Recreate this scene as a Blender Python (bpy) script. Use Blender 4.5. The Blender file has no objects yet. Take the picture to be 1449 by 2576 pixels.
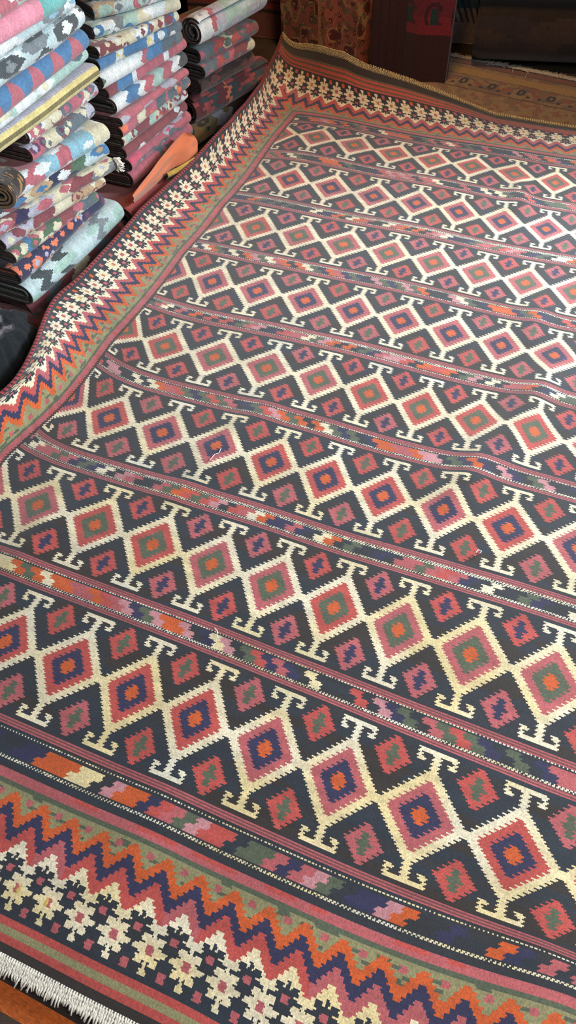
import bpy, bmesh, math, random
import numpy as np
from mathutils import Vector, Matrix
SC=bpy.context.scene; COL=SC.collection
# ---------------- camera ----------------
cam_d=bpy.data.cameras.new('camera'); cam=bpy.data.objects.new('camera',cam_d); COL.objects.link(cam)
cam_d.sensor_fit='VERTICAL'; cam_d.sensor_height=36.0; cam_d.lens=36.0*1710.06/2576.0
Wm=[[0.99824959,-0.05914184,0.0],[-0.04729965,-0.79836621,0.60031171],[-0.03550354,-0.59926091,-0.79976613]]
RT=Matrix([[Wm[r][0],-Wm[r][1],-Wm[r][2]] for r in range(3)])
cam.matrix_world=Matrix.Translation((0,0,1.5))@RT.to_4x4()
cam_d.clip_start=0.02; SC.camera=cam
# ---------------- world, lights, exposure ----------------
w=bpy.data.worlds.new('world'); SC.world=w; w.use_nodes=True
w.node_tree.nodes['Background'].inputs[0].default_value=(0.86,0.93,1.0,1)
w.node_tree.nodes['Background'].inputs[1].default_value=0.22
def area(name,loc,target,sx,sy,power,color,spread=180):
    d=bpy.data.lights.new(name,'AREA'); d.shape='RECTANGLE'; d.size=sx; d.size_y=sy; d.energy=power; d.color=color; d.spread=math.radians(spread)
    o=bpy.data.objects.new(name,d); COL.objects.link(o); o.location=loc
    o.rotation_euler=(Vector(target)-Vector(loc)).to_track_quat('-Z','Y').to_euler(); return o
area('window_daylight',(3.7,2.75,1.9),(-0.3,2.3,0.1),0.75,1.2,158,(0.80,0.93,1.0),120)
area('near_fill',(1.6,-0.4,2.4),(0.45,0.6,0.0),1.4,1.2,28,(1.0,0.95,0.88),120)  # added fill lamp that brightens the near end of the kilim
area('ceiling_lamp',(0.55,3.2,2.5),(0.5,3.9,0.0),0.4,0.4,14,(1.0,0.56,0.22),130)
SC.view_settings.view_transform='Standard'; SC.view_settings.look='None'; SC.view_settings.gamma=1.0
SC.view_settings.exposure=0.15; SC.view_settings.use_curve_mapping=False
# ---------------- helpers ----------------
def lin(c):
    c=np.array(c,float)/255.0
    return np.where(c<=0.04045,c/12.92,((c+0.055)/1.055)**2.4)
def tag(o,label=None,cat=None,group=None,kind=None):
    if label: o['label']=label
    if cat: o['category']=cat
    if group: o['group']=group
    if kind: o['kind']=kind
    return o
def mesh_obj(name,verts,faces,mat,parent=None,colors=None,uv=None,smooth=True):
    me=bpy.data.meshes.new(name)
    verts=np.asarray(verts,np.float32); faces=np.asarray(faces,np.int32)
    n=faces.shape[1]
    me.vertices.add(len(verts)); me.vertices.foreach_set('co',verts.ravel())
    me.loops.add(faces.size); me.loops.foreach_set('vertex_index',faces.ravel())
    me.polygons.add(len(faces)); me.polygons.foreach_set('loop_start',np.arange(len(faces),dtype=np.int32)*n)
    me.update(calc_edges=True)
    me.polygons.foreach_set('use_smooth',np.full(len(faces),smooth,bool))
    if colors is not None:
        a=me.attributes.new('weave','FLOAT_COLOR','FACE')
        c=np.ones((len(faces),4),np.float32); c[:,:3]=colors; a.data.foreach_set('color',c.ravel())
    if uv is not None:
        l=me.uv_layers.new(name='UVMap'); l.data.foreach_set('uv',np.asarray(uv,np.float32)[faces.ravel()].ravel())
    me.materials.append(mat); me.validate()
    o=bpy.data.objects.new(name,me); COL.objects.link(o)
    if parent: o.parent=parent
    return o
def empty(name,loc=(0,0,0)):
    o=bpy.data.objects.new(name,None); COL.objects.link(o); o.location=loc; return o
def hsh(*a):
    h=np.zeros(np.broadcast(*a).shape)
    for i,x in enumerate(a): h=h+np.asarray(x,float)*(12.9898,78.233,37.719,9.131)[i]
    s=np.sin(h)*43758.5453
    return s-np.floor(s)
def vnoise(x,y,seed=0):
    xi=np.floor(x);yi=np.floor(y);fx=x-xi;fy=y-yi;fx=fx*fx*(3-2*fx);fy=fy*fy*(3-2*fy)
    g=lambda a,b:hsh(a,b,np.full_like(a,seed))
    return (g(xi,yi)*(1-fx)+g(xi+1,yi)*fx)*(1-fy)+(g(xi,yi+1)*(1-fx)+g(xi+1,yi+1)*fx)*fy
def wool(name,su,sv,bump=0.35,rough=0.85,sheen=0.25,var=0.35):
    """woven wool: colour comes from the weave attribute, yarn relief and dye variation from noise"""
    m=bpy.data.materials.new(name); m.use_nodes=True; nt=m.node_tree; N=nt.nodes; L=nt.links
    b=N['Principled BSDF']; b.inputs['Roughness'].default_value=rough; b.inputs['Sheen Weight'].default_value=sheen; b.inputs['Sheen Roughness'].default_value=0.5
    b.inputs['Specular IOR Level'].default_value=0.3
    at=N.new('ShaderNodeAttribute'); at.attribute_name='weave'
    uv=N.new('ShaderNodeUVMap'); mp=N.new('ShaderNodeMapping'); mp.inputs['Scale'].default_value=(su,sv,1)
    L.new(uv.outputs[0],mp.inputs[0])
    n1=N.new('ShaderNodeTexNoise'); n1.inputs['Scale'].default_value=1.0; n1.inputs['Detail'].default_value=2; L.new(mp.outputs[0],n1.inputs['Vector'])
    r=N.new('ShaderNodeMapRange'); r.inputs[1].default_value=0.25; r.inputs[2].default_value=0.75; r.inputs[3].default_value=1-var; r.inputs[4].default_value=1+var
    L.new(n1.outputs[0],r.inputs[0])
    mx=N.new('ShaderNodeVectorMath'); mx.operation='SCALE'; L.new(at.outputs['Color'],mx.inputs[0]); L.new(r.outputs[0],mx.inputs['Scale'])
    L.new(mx.outputs[0],b.inputs['Base Color'])
    bp=N.new('ShaderNodeBump'); bp.inputs['Strength'].default_value=bump; bp.inputs['Distance'].default_value=0.003
    L.new(n1.outputs[0],bp.inputs['Height']); L.new(bp.outputs[0],b.inputs['Normal'])
    return m
def plain(name,col,rough=0.9,scale=60,var=0.3,bump=0.2,sheen=0.0):
    m=bpy.data.materials.new(name); m.use_nodes=True; nt=m.node_tree; N=nt.nodes; L=nt.links
    b=N['Principled BSDF']; b.inputs['Roughness'].default_value=rough; b.inputs['Sheen Weight'].default_value=sheen
    tc=N.new('ShaderNodeTexCoord'); n1=N.new('ShaderNodeTexNoise'); n1.inputs['Scale'].default_value=scale; n1.inputs['Detail'].default_value=5
    L.new(tc.outputs['Object'],n1.inputs['Vector'])
    cr=N.new('ShaderNodeValToRGB'); c=lin(col)
    cr.color_ramp.elements[0].position=0.3; cr.color_ramp.elements[0].color=(*(c*(1-var)),1)
    cr.color_ramp.elements[1].position=0.7; cr.color_ramp.elements[1].color=(*np.minimum(c*(1+var),1),1)
    L.new(n1.outputs[0],cr.inputs[0]); L.new(cr.outputs[0],b.inputs['Base Color'])
    bp=N.new('ShaderNodeBump'); bp.inputs['Strength'].default_value=bump; bp.inputs['Distance'].default_value=0.004
    L.new(n1.outputs[0],bp.inputs['Height']); L.new(bp.outputs[0],b.inputs['Normal'])
    return m
def grid_faces(nx,ny):
    i=np.arange(nx-1)[:,None]*ny+np.arange(ny-1)[None]
    return np.stack([i,i+ny,i+ny+1,i+1],-1).reshape(-1,4)
FLOOR=-0.07
# ---------------- setting ----------------
def box_mesh(name,x0,x1,y0,y1,z0,z1,mat,rot=0,parent=None):
    v=np.array([[x,y,z] for x in (x0,x1) for y in (y0,y1) for z in (z0,z1)])
    f=[[0,1,3,2],[4,6,7,5],[0,4,5,1],[2,3,7,6],[0,2,6,4],[1,5,7,3]]
    return mesh_obj(name,v,f,mat,parent,smooth=False)
M_floor=plain('floor_concrete',(70,58,48),0.8,9,0.25,0.3)
M_wall=plain('wall_plaster',(72,54,44),0.9,5,0.2,0.2)
tag(box_mesh('floor',-2.6,4.2,-1.2,6.4,FLOOR-0.1,FLOOR,M_floor),kind='structure')
# the back wall runs parallel to the short side of the big kilim
ub=np.array([.9032,-.4292]); vb=np.array([.4292,.9032])
def wall(name,p,q,h,t):
    p=np.array(p);q=np.array(q);n=np.array([-(q-p)[1],(q-p)[0]]);n=n/np.linalg.norm(n)*t
    b=[p,q,q+n,p+n]
    v=[[*c,FLOOR] for c in b]+[[*c,h] for c in b]
    return tag(mesh_obj(name,v,[[0,1,5,4],[1,2,6,5],[2,3,7,6],[3,0,4,7],[4,5,6,7],[3,2,1,0]],M_wall,smooth=False),kind='structure')
wall('wall_back',(-1.5,6.15),(3.4,3.83),2.6,0.12)
wall('wall_left',(-2.35,1.0),(-1.3,6.0),2.6,0.12)

tag(box_mesh('ambient_block_ceiling',-2.6,4.2,0.9,6.4,2.6,2.7,M_wall),kind='structure')  # unseen, added to keep ambient light off the far end
def wall2(name,x0,x1,y0,y1): tag(box_mesh(name,x0,x1,y0,y1,FLOOR,2.6,M_wall),kind='structure')
wall2('light_block_wall',2.55,2.67,2.86,6.4)  # unseen wall stub, added to cut the window light beyond the stacks
# ---------------- the big kilim ----------------
PAL=dict(dark=(42,43,50),brown=(48,40,38),cream=(230,217,190),white=(226,218,198),red=(184,76,70),rose=(178,90,94),pink=(192,132,138),orange=(200,88,38),
 navy=(46,44,78),green=(84,92,74),sage=(142,136,98),plum=(104,52,72),gold=(206,170,96),umber=(110,66,70),olive=(98,84,62))
PN=list(PAL); PID={k:i for i,k in enumerate(PN)}; PC=np.array([lin(PAL[k]) for k in PN])
O0=np.array([0.19408650,3.28857918]); U0=np.array([0.15941133,-0.07574873]); V0=np.array([-0.16253152,-0.34204329])
# measured in-plane stretch of the cloth: (column, band, shift x, shift y) in metres
KN=np.array([(0.000,0.000,-0.0401,0.0660),(1.000,0.000,-0.0321,0.0519),(2.000,0.000,-0.0259,0.0203),(3.000,0.000,-0.0207,0.0054),(4.000,0.000,-0.0225,0.0059),(5.000,0.000,-0.0158,0.0130),(6.000,0.000,-0.0148,-0.0256),(7.000,0.000,-0.0291,-0.0113),(0.000,1.000,-0.0168,0.0241),(1.000,1.000,-0.0127,0.0214),(2.000,1.000,0.0015,-0.0029),(3.000,1.000,0.0124,-0.0021),(4.000,1.000,0.0201,0.0011),(5.000,1.000,0.0107,-0.0233),(6.000,1.000,0.0078,-0.0241),(7.000,1.000,0.0076,-0.0155),(0.000,2.000,-0.0142,-0.0016),(1.000,2.000,-0.0044,0.0011),(2.000,2.000,0.0015,-0.0025),(3.000,2.000,0.0162,-0.0067),(4.000,2.000,0.0158,-0.0028),(5.000,2.000,0.0123,-0.0099),(6.000,2.000,0.0043,-0.0183),(7.000,2.000,-0.0020,-0.0113),(0.000,3.000,-0.0146,-0.0039),(1.000,3.000,-0.0165,-0.0083),(2.000,3.000,-0.0024,0.0029),(3.000,3.000,0.0068,-0.0078),(4.000,3.000,0.0057,0.0061),(5.000,3.000,0.0059,-0.0012),(6.000,3.000,0.0036,-0.0052),(7.000,3.000,-0.0080,-0.0061),(0.000,4.000,-0.0112,-0.0191),(1.000,4.000,-0.0023,-0.0182),(2.000,4.000,0.0075,-0.0097),(3.000,4.000,0.0219,-0.0092),(4.000,4.000,0.0189,-0.0026),(5.000,4.000,0.0124,-0.0114),(6.000,4.000,0.0036,-0.0111),(7.000,4.000,0.0046,0.0137),(8.000,4.000,0.0020,0.0071),(0.000,5.000,-0.0001,-0.0056),(1.000,5.000,0.0073,-0.0044),(2.000,5.000,0.0145,-0.0083),(3.000,5.000,0.0205,-0.0046),(4.000,5.000,0.0186,0.0019),(5.000,5.000,0.0084,-0.0053),(6.000,5.000,0.0097,0.0070),(7.000,5.000,0.0013,0.0161),(8.000,5.000,0.0133,0.0177),(0.000,6.000,-0.0047,0.0052),(1.000,6.000,0.0061,0.0007),(2.000,6.000,0.0119,-0.0041),(3.000,6.000,0.0154,-0.0036),(4.000,6.000,0.0137,0.0013),(5.000,6.000,0.0074,-0.0037),(6.000,6.000,0.0007,0.0036),(7.000,6.000,-0.0090,0.0052),(8.000,6.000,0.0021,0.0053),(2.000,7.000,-0.0078,0.0011),(3.000,7.000,0.0031,-0.0012),(4.000,7.000,-0.0071,0.0016),(5.000,7.000,-0.0150,0.0049),(6.000,7.000,-0.0146,0.0040),(7.000,7.000,-0.0240,0.0017),(8.000,7.000,-0.0120,-0.0026),(9.000,7.000,-0.0021,-0.0128),(3.534,8.140,-0.0122,0.0025),(3.953,8.140,-0.0132,0.0073),(4.372,8.140,-0.0147,0.0099),(4.791,8.140,-0.0127,0.0108),(5.210,8.140,-0.0091,0.0127),(5.628,8.140,-0.0054,0.0162),(3.744,7.740,-0.0111,0.0029),(4.163,7.740,-0.0095,0.0057),(4.581,7.740,-0.0122,0.0102),(5.000,7.740,-0.0092,0.0100),(5.419,7.740,-0.0088,0.0076),(9.300,7.465,0.0087,0.0249),(9.330,7.595,0.0168,0.0440),(9.330,7.675,0.0244,0.0530),(3.740,8.460,-0.0009,-0.0002),(5.030,8.460,0.0016,0.0022),(-1.910,-1.140,0.0069,0.0900),(-1.072,-1.140,-0.0082,0.0775),(-0.235,-1.140,-0.0362,0.0185),(0.603,-1.140,-0.0475,-0.0267),(1.440,-1.140,-0.0533,-0.0415),(2.278,-1.140,-0.0606,-0.0439),(3.116,-1.140,-0.0611,-0.0372),(3.953,-1.140,-0.0637,-0.0291),(4.791,-1.140,-0.0758,-0.0190),(5.628,-1.140,-0.0820,-0.0163),(6.466,-1.140,-0.0893,-0.0175),(-1.910,-0.776,0.0021,-0.0222),(-1.910,-0.230,0.0231,-0.0205),(-1.910,0.316,0.0263,-0.0154),(-1.910,0.862,0.0324,-0.0383),(-1.910,1.407,0.0324,-0.0583),(-1.910,1.953,0.0118,-0.0862),(-1.910,2.499,0.0268,-0.0596),(-1.910,3.045,0.0372,-0.0414),(-1.910,3.591,0.0413,-0.0463),(-1.910,3.955,0.0675,0.0223),(-1.910,4.137,0.0686,0.0268),(-1.910,4.319,0.0796,0.0293),(-1.910,4.501,0.0919,0.0265),(-1.910,4.683,0.1139,0.0385),(-1.910,4.865,0.1400,0.0488),(-1.910,5.047,0.1634,0.0707),(-1.910,5.229,0.1896,0.0768),(-2.330,1.770,0.0412,-0.0827),(-2.330,2.320,0.0383,-0.0599),(-2.330,2.820,0.0581,-0.0560),(-2.330,3.270,0.0629,-0.0562),(-2.330,3.720,0.0723,-0.0457),(-2.330,4.000,0.0687,-0.0162),(-2.330,4.170,0.0813,0.0031),(-2.330,4.370,0.1082,0.0180),(-2.330,4.600,0.1405,0.0165),(-2.330,4.830,0.1778,0.0177),(-2.330,5.000,0.1947,0.0076),(-2.330,5.180,0.2127,-0.0057),(-2.330,5.330,0.2213,-0.0123),(-2.330,5.450,0.2245,-0.0115),(-2.330,5.550,0.2224,0.0054),(-2.330,-1.460,0.0646,0.2296),(-2.330,-1.052,0.0661,0.1423),(-2.330,-0.485,0.1020,0.0744),(-2.330,0.081,0.1103,0.0330),(-2.330,0.600,0.1237,0.0343),(-2.330,1.000,0.1088,0.0364),(-0.500,-1.460,-0.0699,-0.0113),(1.100,-1.460,-0.1439,-0.0312),(2.400,-1.460,-0.1408,0.0269),(3.700,-1.460,-0.1430,0.0430),(5.000,-1.460,-0.1335,0.0281),(6.900,-1.460,-0.0942,-0.0175),(-0.620,-0.675,-0.0586,0.0102),(-0.620,1.010,-0.0245,0.0107),(-0.620,1.750,-0.0252,0.0112),(-0.620,2.670,-0.0184,0.0068),(-0.620,3.520,0.0015,-0.0001),(-0.620,4.200,0.0121,0.0360),(-0.620,4.750,0.0327,0.0343),(-0.620,5.050,0.0333,0.0266),(-0.620,5.720,-0.0181,0.0246),(-2.330,6.500,0.0300,0.0200),(-2.330,8.460,0.0300,0.0200),(-0.600,7.000,0.0000,0.0000),(-0.600,8.460,0.0000,0.0000),(12.330,-1.460,0.0000,0.0000),(12.330,1.000,0.0000,0.0000),(12.330,3.500,0.0000,0.0000),(12.330,6.000,0.0000,0.0000),(12.330,8.460,0.0000,0.0000),(9.500,-1.460,0.0000,0.0000),(9.500,2.000,0.0000,0.0000),(8.500,8.460,0.0000,0.0000),(10.500,8.460,0.0000,0.0000)])
def sm(t): t=np.clip(t,0,1);return t*t*(3-2*t)
def zfun(u,v):
  u=np.asarray(u,float);v=np.asarray(v,float)
  z=.195*np.clip((5.0-u)/4.5,0,1.0)*(1-.5*sm((-0.3-u)/2))*np.clip((-.3-v)/1.16,0,1.03)**4.2
  z=z+.075*np.clip((-.62-u)/1.71,0,1.05)**1.4*sm((v+1.9)/1.2)+.02*sm((-1.2-u)/1.2)*sm((1.6-v)/1.0)
  z=z+.04*np.exp(-((u+1.6)/.6)**2)*sm((v-4.05)/1.1)*sm((6.8-v)/1.0)
  g=lambda a:np.exp(-a*a)
  z=z+.016*g((u-5.75-.25*(v-.45))/.28)*g((v-.45)/.35)
  z=z+.020*g((u-7.35+.35*(v-3.6))/.32)*g((v-3.7)/.8)
  z=z+.018*g((u-6.7+.3*(v-4.6))/.3)*g((v-4.55)/.45)
  z=z+.012*g((u-7.0)/.3)*g((v-2.5)/.4)
  z=z+.010*g((u-2.6+.5*(v-5))/.35)*g((v-4.9)/.8)+.010*g((u-.8)/.3)*g((v-6.2)/.4)
  z=z+.008*g((u-4.6)/.4)*g((v-7.6)/.7)+.008*g((u-8.9)/.35)*g((v-7.4)/.5)
  return z
def tps_fit(P,D,lam):
    S=np.array([1,2.146]);X=P*S;n=len(X)
    r2=((X[:,None]-X[None])**2).sum(-1);K=.5*r2*np.log(r2+1e-12);K[np.arange(n),np.arange(n)]=lam
    A=np.zeros((n+3,n+3));A[:n,:n]=K;A[:n,n]=1;A[:n,n+1:]=X;A[n,:n]=1;A[n+1:,:n]=X.T
    return np.linalg.solve(A,np.vstack([D,np.zeros((3,2))])),X
WT,XT=tps_fit(KN[:,:2],KN[:,2:],.3)
def surf(u,v):
    q=np.stack([u,v],-1)*np.array([1,2.146]);out=np.empty((len(u),3))
    for a in range(0,len(u),60000):
        b=slice(a,a+60000);r2=((q[b,None]-XT[None])**2).sum(-1);K=.5*r2*np.log(r2+1e-12)
        d=K@WT[:-3]+WT[-3]+q[b]@WT[-2:]
        out[b,:2]=O0+u[b,None]*U0+v[b,None]*V0+d
    out[:,2]=zfun(u,v)
    return out
UL,UR=-2.33,12.33; VF,VN=-1.44,8.44
PU=.4188; PV=.18196
def border(d,ph,along,far,ends,hk):
    """d: distance outward from the red line (bands), ph: phase inside one zigzag"""
    tri=np.clip(np.round((.45-np.abs(ph))*10),0,4)
    k1,k2,k3,k4=(.062,.062,.130,.202) if ends else (.084,.055,.115,.180)
    do=k1+.024*tri
    c=np.full(d.shape,PID['dark'])
    c=np.where(d<do,PID['sage'],c)
    c=np.where((d<do)&(hsh(np.floor(along*3),np.floor(d*60))>.86),PID['green'],c)
    c=np.where((d<.045)&(d>.026),PID['green'],c)
    dot=(np.abs(ph)<.11)&(np.abs(d-.088)<.017); c=np.where(dot&(d<do),PID['rose'],c)
    c=np.where((d>=do)&(d<do+k2),PID['orange'],c)
    c=np.where((d>=do+k2)&(d<do+k3),PID['navy'],c)
    c=np.where((d>=do+k3)&(d<do+k4),np.where(hk>.5,PID['red'],PID['rose']),c)
    def flower(x,y,n,t):
        ax=np.abs(x);ay=np.abs(y)
        m=((ax<2.15)&(ay<1.6))|((ax<4.4)&(ay<.62))|((ax>1.15)&(ax<3.05)&(ay<3.1)&(ay>1.4))|((ax<1.3)&(ay<2.2))|((ax<3.1)&(ay<1.1))
        m|=((ax<.6)&(y<=0)&(y>-n))|((ax<.6)&(y>=0)&(y<t))|((ax<.9)&(y>t-1.2)&(y<t))
        return m
    p2=(np.abs(np.abs(ph)-.5)*10)
    blk=flower(p2,(d-.400)/.019,4.0,3.2)
    cr=(d>=do+k4)&(d<.425)&~blk
    c=np.where(cr,PID['cream'],c)
    st=flower(ph*10,(d-.467)/.02,4.8,5.4)
    c=np.where(st&(d>=do+k4),PID['cream'],c)
    c=np.where((np.abs(ph*10)<.95)&(np.abs(d-.467)<.02),np.where(hk>.3,PID['rose'],PID['gold']),c)
    c=np.where((p2<.8)&(np.abs(d-.397)<.018),PID['rose'],c)
    dc=np.where(hsh(np.round(along+.5),np.full(d.shape,3.))>.55,PID['orange'],PID['rose'])
    c=np.where((p2<.85)&(np.abs(d-.55)<.022),dc,c)
    c=np.where(np.abs(d)<.026,PID['rose'],c); c=np.where((d>-.026)&(d<.0)&(hsh(np.floor(along*2.3))>.5),np.where(np.abs(d)<.026,PID['red'],c),c)
    if ends:
        e=np.where((d>.597)&(d<.633),PID['red'],-1);e=np.where((d>=.633)&(d<.665),PID['sage'],e);e=np.where((d>=.665)&(d<.70),PID['red'],e)
        if far:
            e=np.where((d>.59)&(d<.70),np.where(np.floor((d-.59)/.0185)%2==0,PID['red'],PID['olive']),e)
        e=np.where(d>=.70,PID['brown'],e); c=np.where(e>=0,e,c)
    return c
NB=['cream','rose','orange','navy','green','rose','orange','red','navy','green','pink']
def narrow(u,t,r):
    """t: offset from the band centre divided by half width"""
    c=np.full(u.shape,PID['dark'])
    dirn=1 if r%2 else -1
    x=u/.165+dirn*.33*np.sign(t)+.13*r; b=np.floor(x); f=x-b
    h=hsh(b,np.full(u.shape,r*1.0)); idx=(h*len(NB)).astype(int)%len(NB)
    ids=np.array([PID[n] for n in NB])[idx]
    gap=hsh(b,np.full(u.shape,r+50.))<.27
    blk=(~gap)&(np.abs(t)<.84)
    return np.where(blk,ids,c)
def stripes(c,aw,u,r):
    # |w| from .405 to .443: fine pink lines, then the dotted line at .452
    k=np.floor((aw-.399)/.0083)
    s=(aw>.399)&(aw<.4405)
    col=np.where(k%2==0,PID['rose'],PID['umber'])
    return np.where(s,col,c)
def field(u,v):
    r=np.clip(np.round(v),0,7); w=v-r
    top=v<-.405
    cu=np.floor(u*22)/22+1/44; cw=np.floor(w*40)/40+1/80
    k=np.floor(cu); x=cu-k-.5; aw=np.abs(cw); afw=np.abs(w)
    par=(r%2)
    c=np.where(vnoise(u*.9,v*14,5)>.62,PID['brown'],PID['dark'])
    hd=hsh(k,r)
    inner=np.where(par==1,PID['navy'],PID['green'])
    red=np.where(hsh(k,r,np.full(u.shape,2.))>.5,PID['red'],PID['rose'])
    red=np.where((np.isin(r,[1,2,3]))&(hd>.35),PID['rose'],red)
    s=np.abs(x)/.5+aw/.262
    c=np.where(s<1.045,PID['cream'],c); c=np.where(s<.80,red,c); c=np.where(s<.50,inner,c)
    c=np.where(((np.abs(x)<.10)&(aw<.03))|((np.abs(x)<.05)&(aw<.06)),PID['orange'],c)
    c=np.where((r==0)&(s<.5)&(s>=.2)&(k<3),PID['green'],c)
    # stem, bar and curled hooks
    ax=np.abs(x)
    hook=((ax<.047)&(aw>.24)&(aw<.36))|((aw>.348)&(aw<.385)&(ax<.25))|((ax>.17)&(ax<.25)&(aw>.30)&(aw<.385))|((ax>.115)&(ax<.25)&(aw>.299)&(aw<.326))
    c=np.where(hook,np.where(hsh(k,r,np.sign(w))>.72,PID['white'],PID['cream']),c)
    # small serrated diamonds above and below each cusp
    kc=np.round(cu); xs=np.abs(cu-kc); ws=np.abs(aw-.262)
    sd=xs/.218+ws/.136
    m=(sd<1.0)|((xs<.13)&(ws<.068))
    scol=np.where(hsh(kc,r,np.sign(w)+7)>.45,PID['red'],PID['rose'])
    sin=np.where(par==1,PID['green'],PID['navy'])
    c=np.where(m,scol,c)
    c=np.where(((xs<.05)&(ws<.055))|((ws<.022)&(xs<.098)),sin,c)
    c=np.where(aw>.388,np.where(vnoise(u*.9,v*14,5)>.62,PID['brown'],PID['dark']),c)
    c=stripes(c,afw,u,r)
    # narrow bands between
    rb=np.floor(v+.5); tw=np.abs(v-np.floor(v)-.5)   # distance from band centre
    rbn=np.floor(v)
    inn=(tw<.0545)&(v>-.55)&(v<7.4)
    t=(v-np.floor(v)-.5)/.0545
    nb=np.zeros(u.shape,int)
    for b in range(-1,7):
        mk=inn&(rbn==b)
        if mk.any(): nb[mk]=narrow(u[mk],t[mk],b+2)
    c=np.where(inn,nb,c)
    # near and far outermost narrow bands
    for cen,idn in ((7.53,11),(-.53,12)):
        mk=np.abs(v-cen)<.062
        if mk.any(): c[mk]=narrow(u[mk],((v[mk]-cen)/.062),idn)
    mk=((v>7.59)|(v<-.59)); c=np.where(mk,PID['dark'],c)
    mk=((v>7.447)&(v<7.468))|((v<-.447)&(v>-.468)); c=np.where(mk,PID['dark'],c)
    # dotted lines of alternating light and dark wefts
    dots=(np.floor(u*44)%2==0)
    def dl(cen,c):
        m=np.abs(v-cen)<.0062
        return np.where(m,np.where(dots,PID['white'],PID['dark']),c)
    for b in range(0,7):
        c=dl(b+.444,c); c=dl(b+.556,c); c=dl(b+.458,c) if b%2 else c
    for cen in (7.462,7.598,-.462,-.598): c=dl(cen,c)
    return c
def kilim_color(u,v):
    dl=(-.62-u)*.3605; dr=(u-10.62)*.3605; dn=v-7.675; df=-.675-v
    D=np.maximum(np.maximum(dl,dr),np.maximum(dn,df))
    side=np.argmax(np.stack([dl,dr,dn,df]),0)
    pu=(u+1.91)/PU; pvv=(v+1.14)/PV
    along=np.where(side<2,pvv,pu)
    cell=np.floor(along*20)/20+.025
    ph=cell-np.round(cell)
    hk=hsh(np.floor(cell),side*1.0)
    c=field(u,v)
    inL=(dl>-.05)&(dl<-.026)|((dr>-.05)&(dr<-.026)); 
    isb=D>-.026
    bl=border(D,ph,along,0,False,hk); be=border(D,ph,along,False,True,hk); bf=border(D,ph,along,True,True,hk)
    b=np.where(side<2,bl,np.where(side==2,be,bf))
    c=np.where(isb,b,c)
    c=np.where(inL&~isb,PID['brown'],c)
    return c
def build_kilim():
    nu=int(round((UR-UL)*66)); nv=int(round((VN-VF)*120))
    uu=np.linspace(UL,UR,nu+1); vv=np.linspace(VF,VN,nv+1)
    G=np.stack(np.meshgrid(uu,vv,indexing='ij'),-1).reshape(-1,2)
    P=surf(G[:,0],G[:,1])
    # selvedge wander
    F=grid_faces(nu+1,nv+1)
    cu=(uu[:-1]+uu[1:])/2; cv=(vv[:-1]+vv[1:])/2
    C=np.stack(np.meshgrid(cu,cv,indexing='ij'),-1).reshape(-1,2)
    j=np.arange(nv)%3-1
    slant=np.tile(j,nu)*(.34/22)
    inb=(C[:,0]<-.62)|(C[:,0]>10.62)|(C[:,1]>7.675)|(C[:,1]<-.675); slant=np.where(inb,slant*.35,slant)
    jit=(hsh(np.floor(C[:,0]*11),np.floor(C[:,1]*120))-.5)*.007
    ids=kilim_color(C[:,0]+slant+jit, C[:,1])
    col=PC[ids]
    yarn=.80+.40*hsh(np.floor(C[:,0]*66),np.floor(C[:,1]*120))
    abr=.85+.30*vnoise(C[:,0]*1.3,C[:,1]*22,1)
    col=col*(yarn*abr)[:,None]
    # creams yellow in patches, more in near rows; old dye: darks drift between blue black and brown black
    yl=vnoise(C[:,0]*1.1,C[:,1]*5,9); m=np.isin(ids,[PID['cream'],PID['white']])
    t=(np.clip((yl-.30)*2.2,0,1)*(.25+.75*np.clip((C[:,1]-4.3)/1.8,0,1)))[:,None]
    col=np.where(m[:,None],col*(1-t*np.array([.05,.13,.38])),col)
    m=ids==PID['dark']; t=vnoise(C[:,0]*.8,C[:,1]*18,12)[:,None]
    col=np.where(m[:,None],col*(np.array([1.1,.95,.8])*(1-t)+np.array([.8,1.1,1.35])*t),col)
    # binding strip colour handled by the cord; underside and rim
    root=empty('kilim_rug',(O0[0]+4*U0[0]+3.5*V0[0],O0[1]+4*U0[1]+3.5*V0[1],0))
    tag(root,'huge flat-woven kilim covered in rows of white-edged diamonds with a zigzag border','rug')
    off=np.array(root.location)
    M=wool('kilim_wool',1,1,bump=.6,rough=.7,sheen=.32,var=.26)
    M.node_tree.nodes['Mapping'].inputs['Scale'].default_value=(100,430,1)
    P2=P-off
    o=mesh_obj('woven_field',P2,F,M,root,col,G)
    # underside rim: a thin skirt so the cloth has an edge
    idx=lambda a,b:a*(nv+1)+b
    loop=[idx(a,0) for a in range(nu+1)]+[idx(nu,b) for b in range(1,nv+1)]+[idx(a,nv) for a in range(nu-1,-1,-1)]+[idx(0,b) for b in range(nv-1,0,-1)]
    loop=np.array(loop)[::4]
    T=P2[loop]; B=T.copy(); B[:,2]-=.007
    n=len(loop); V=np.vstack([T,B]); f=[[i,(i+1)%n,n+(i+1)%n,n+i] for i in range(n)]
    mesh_obj('rug_edge',V,f,plain('kilim_edge_wool',(66,40,40),0.9,80),root)
    return root
kilim=build_kilim()
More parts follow.
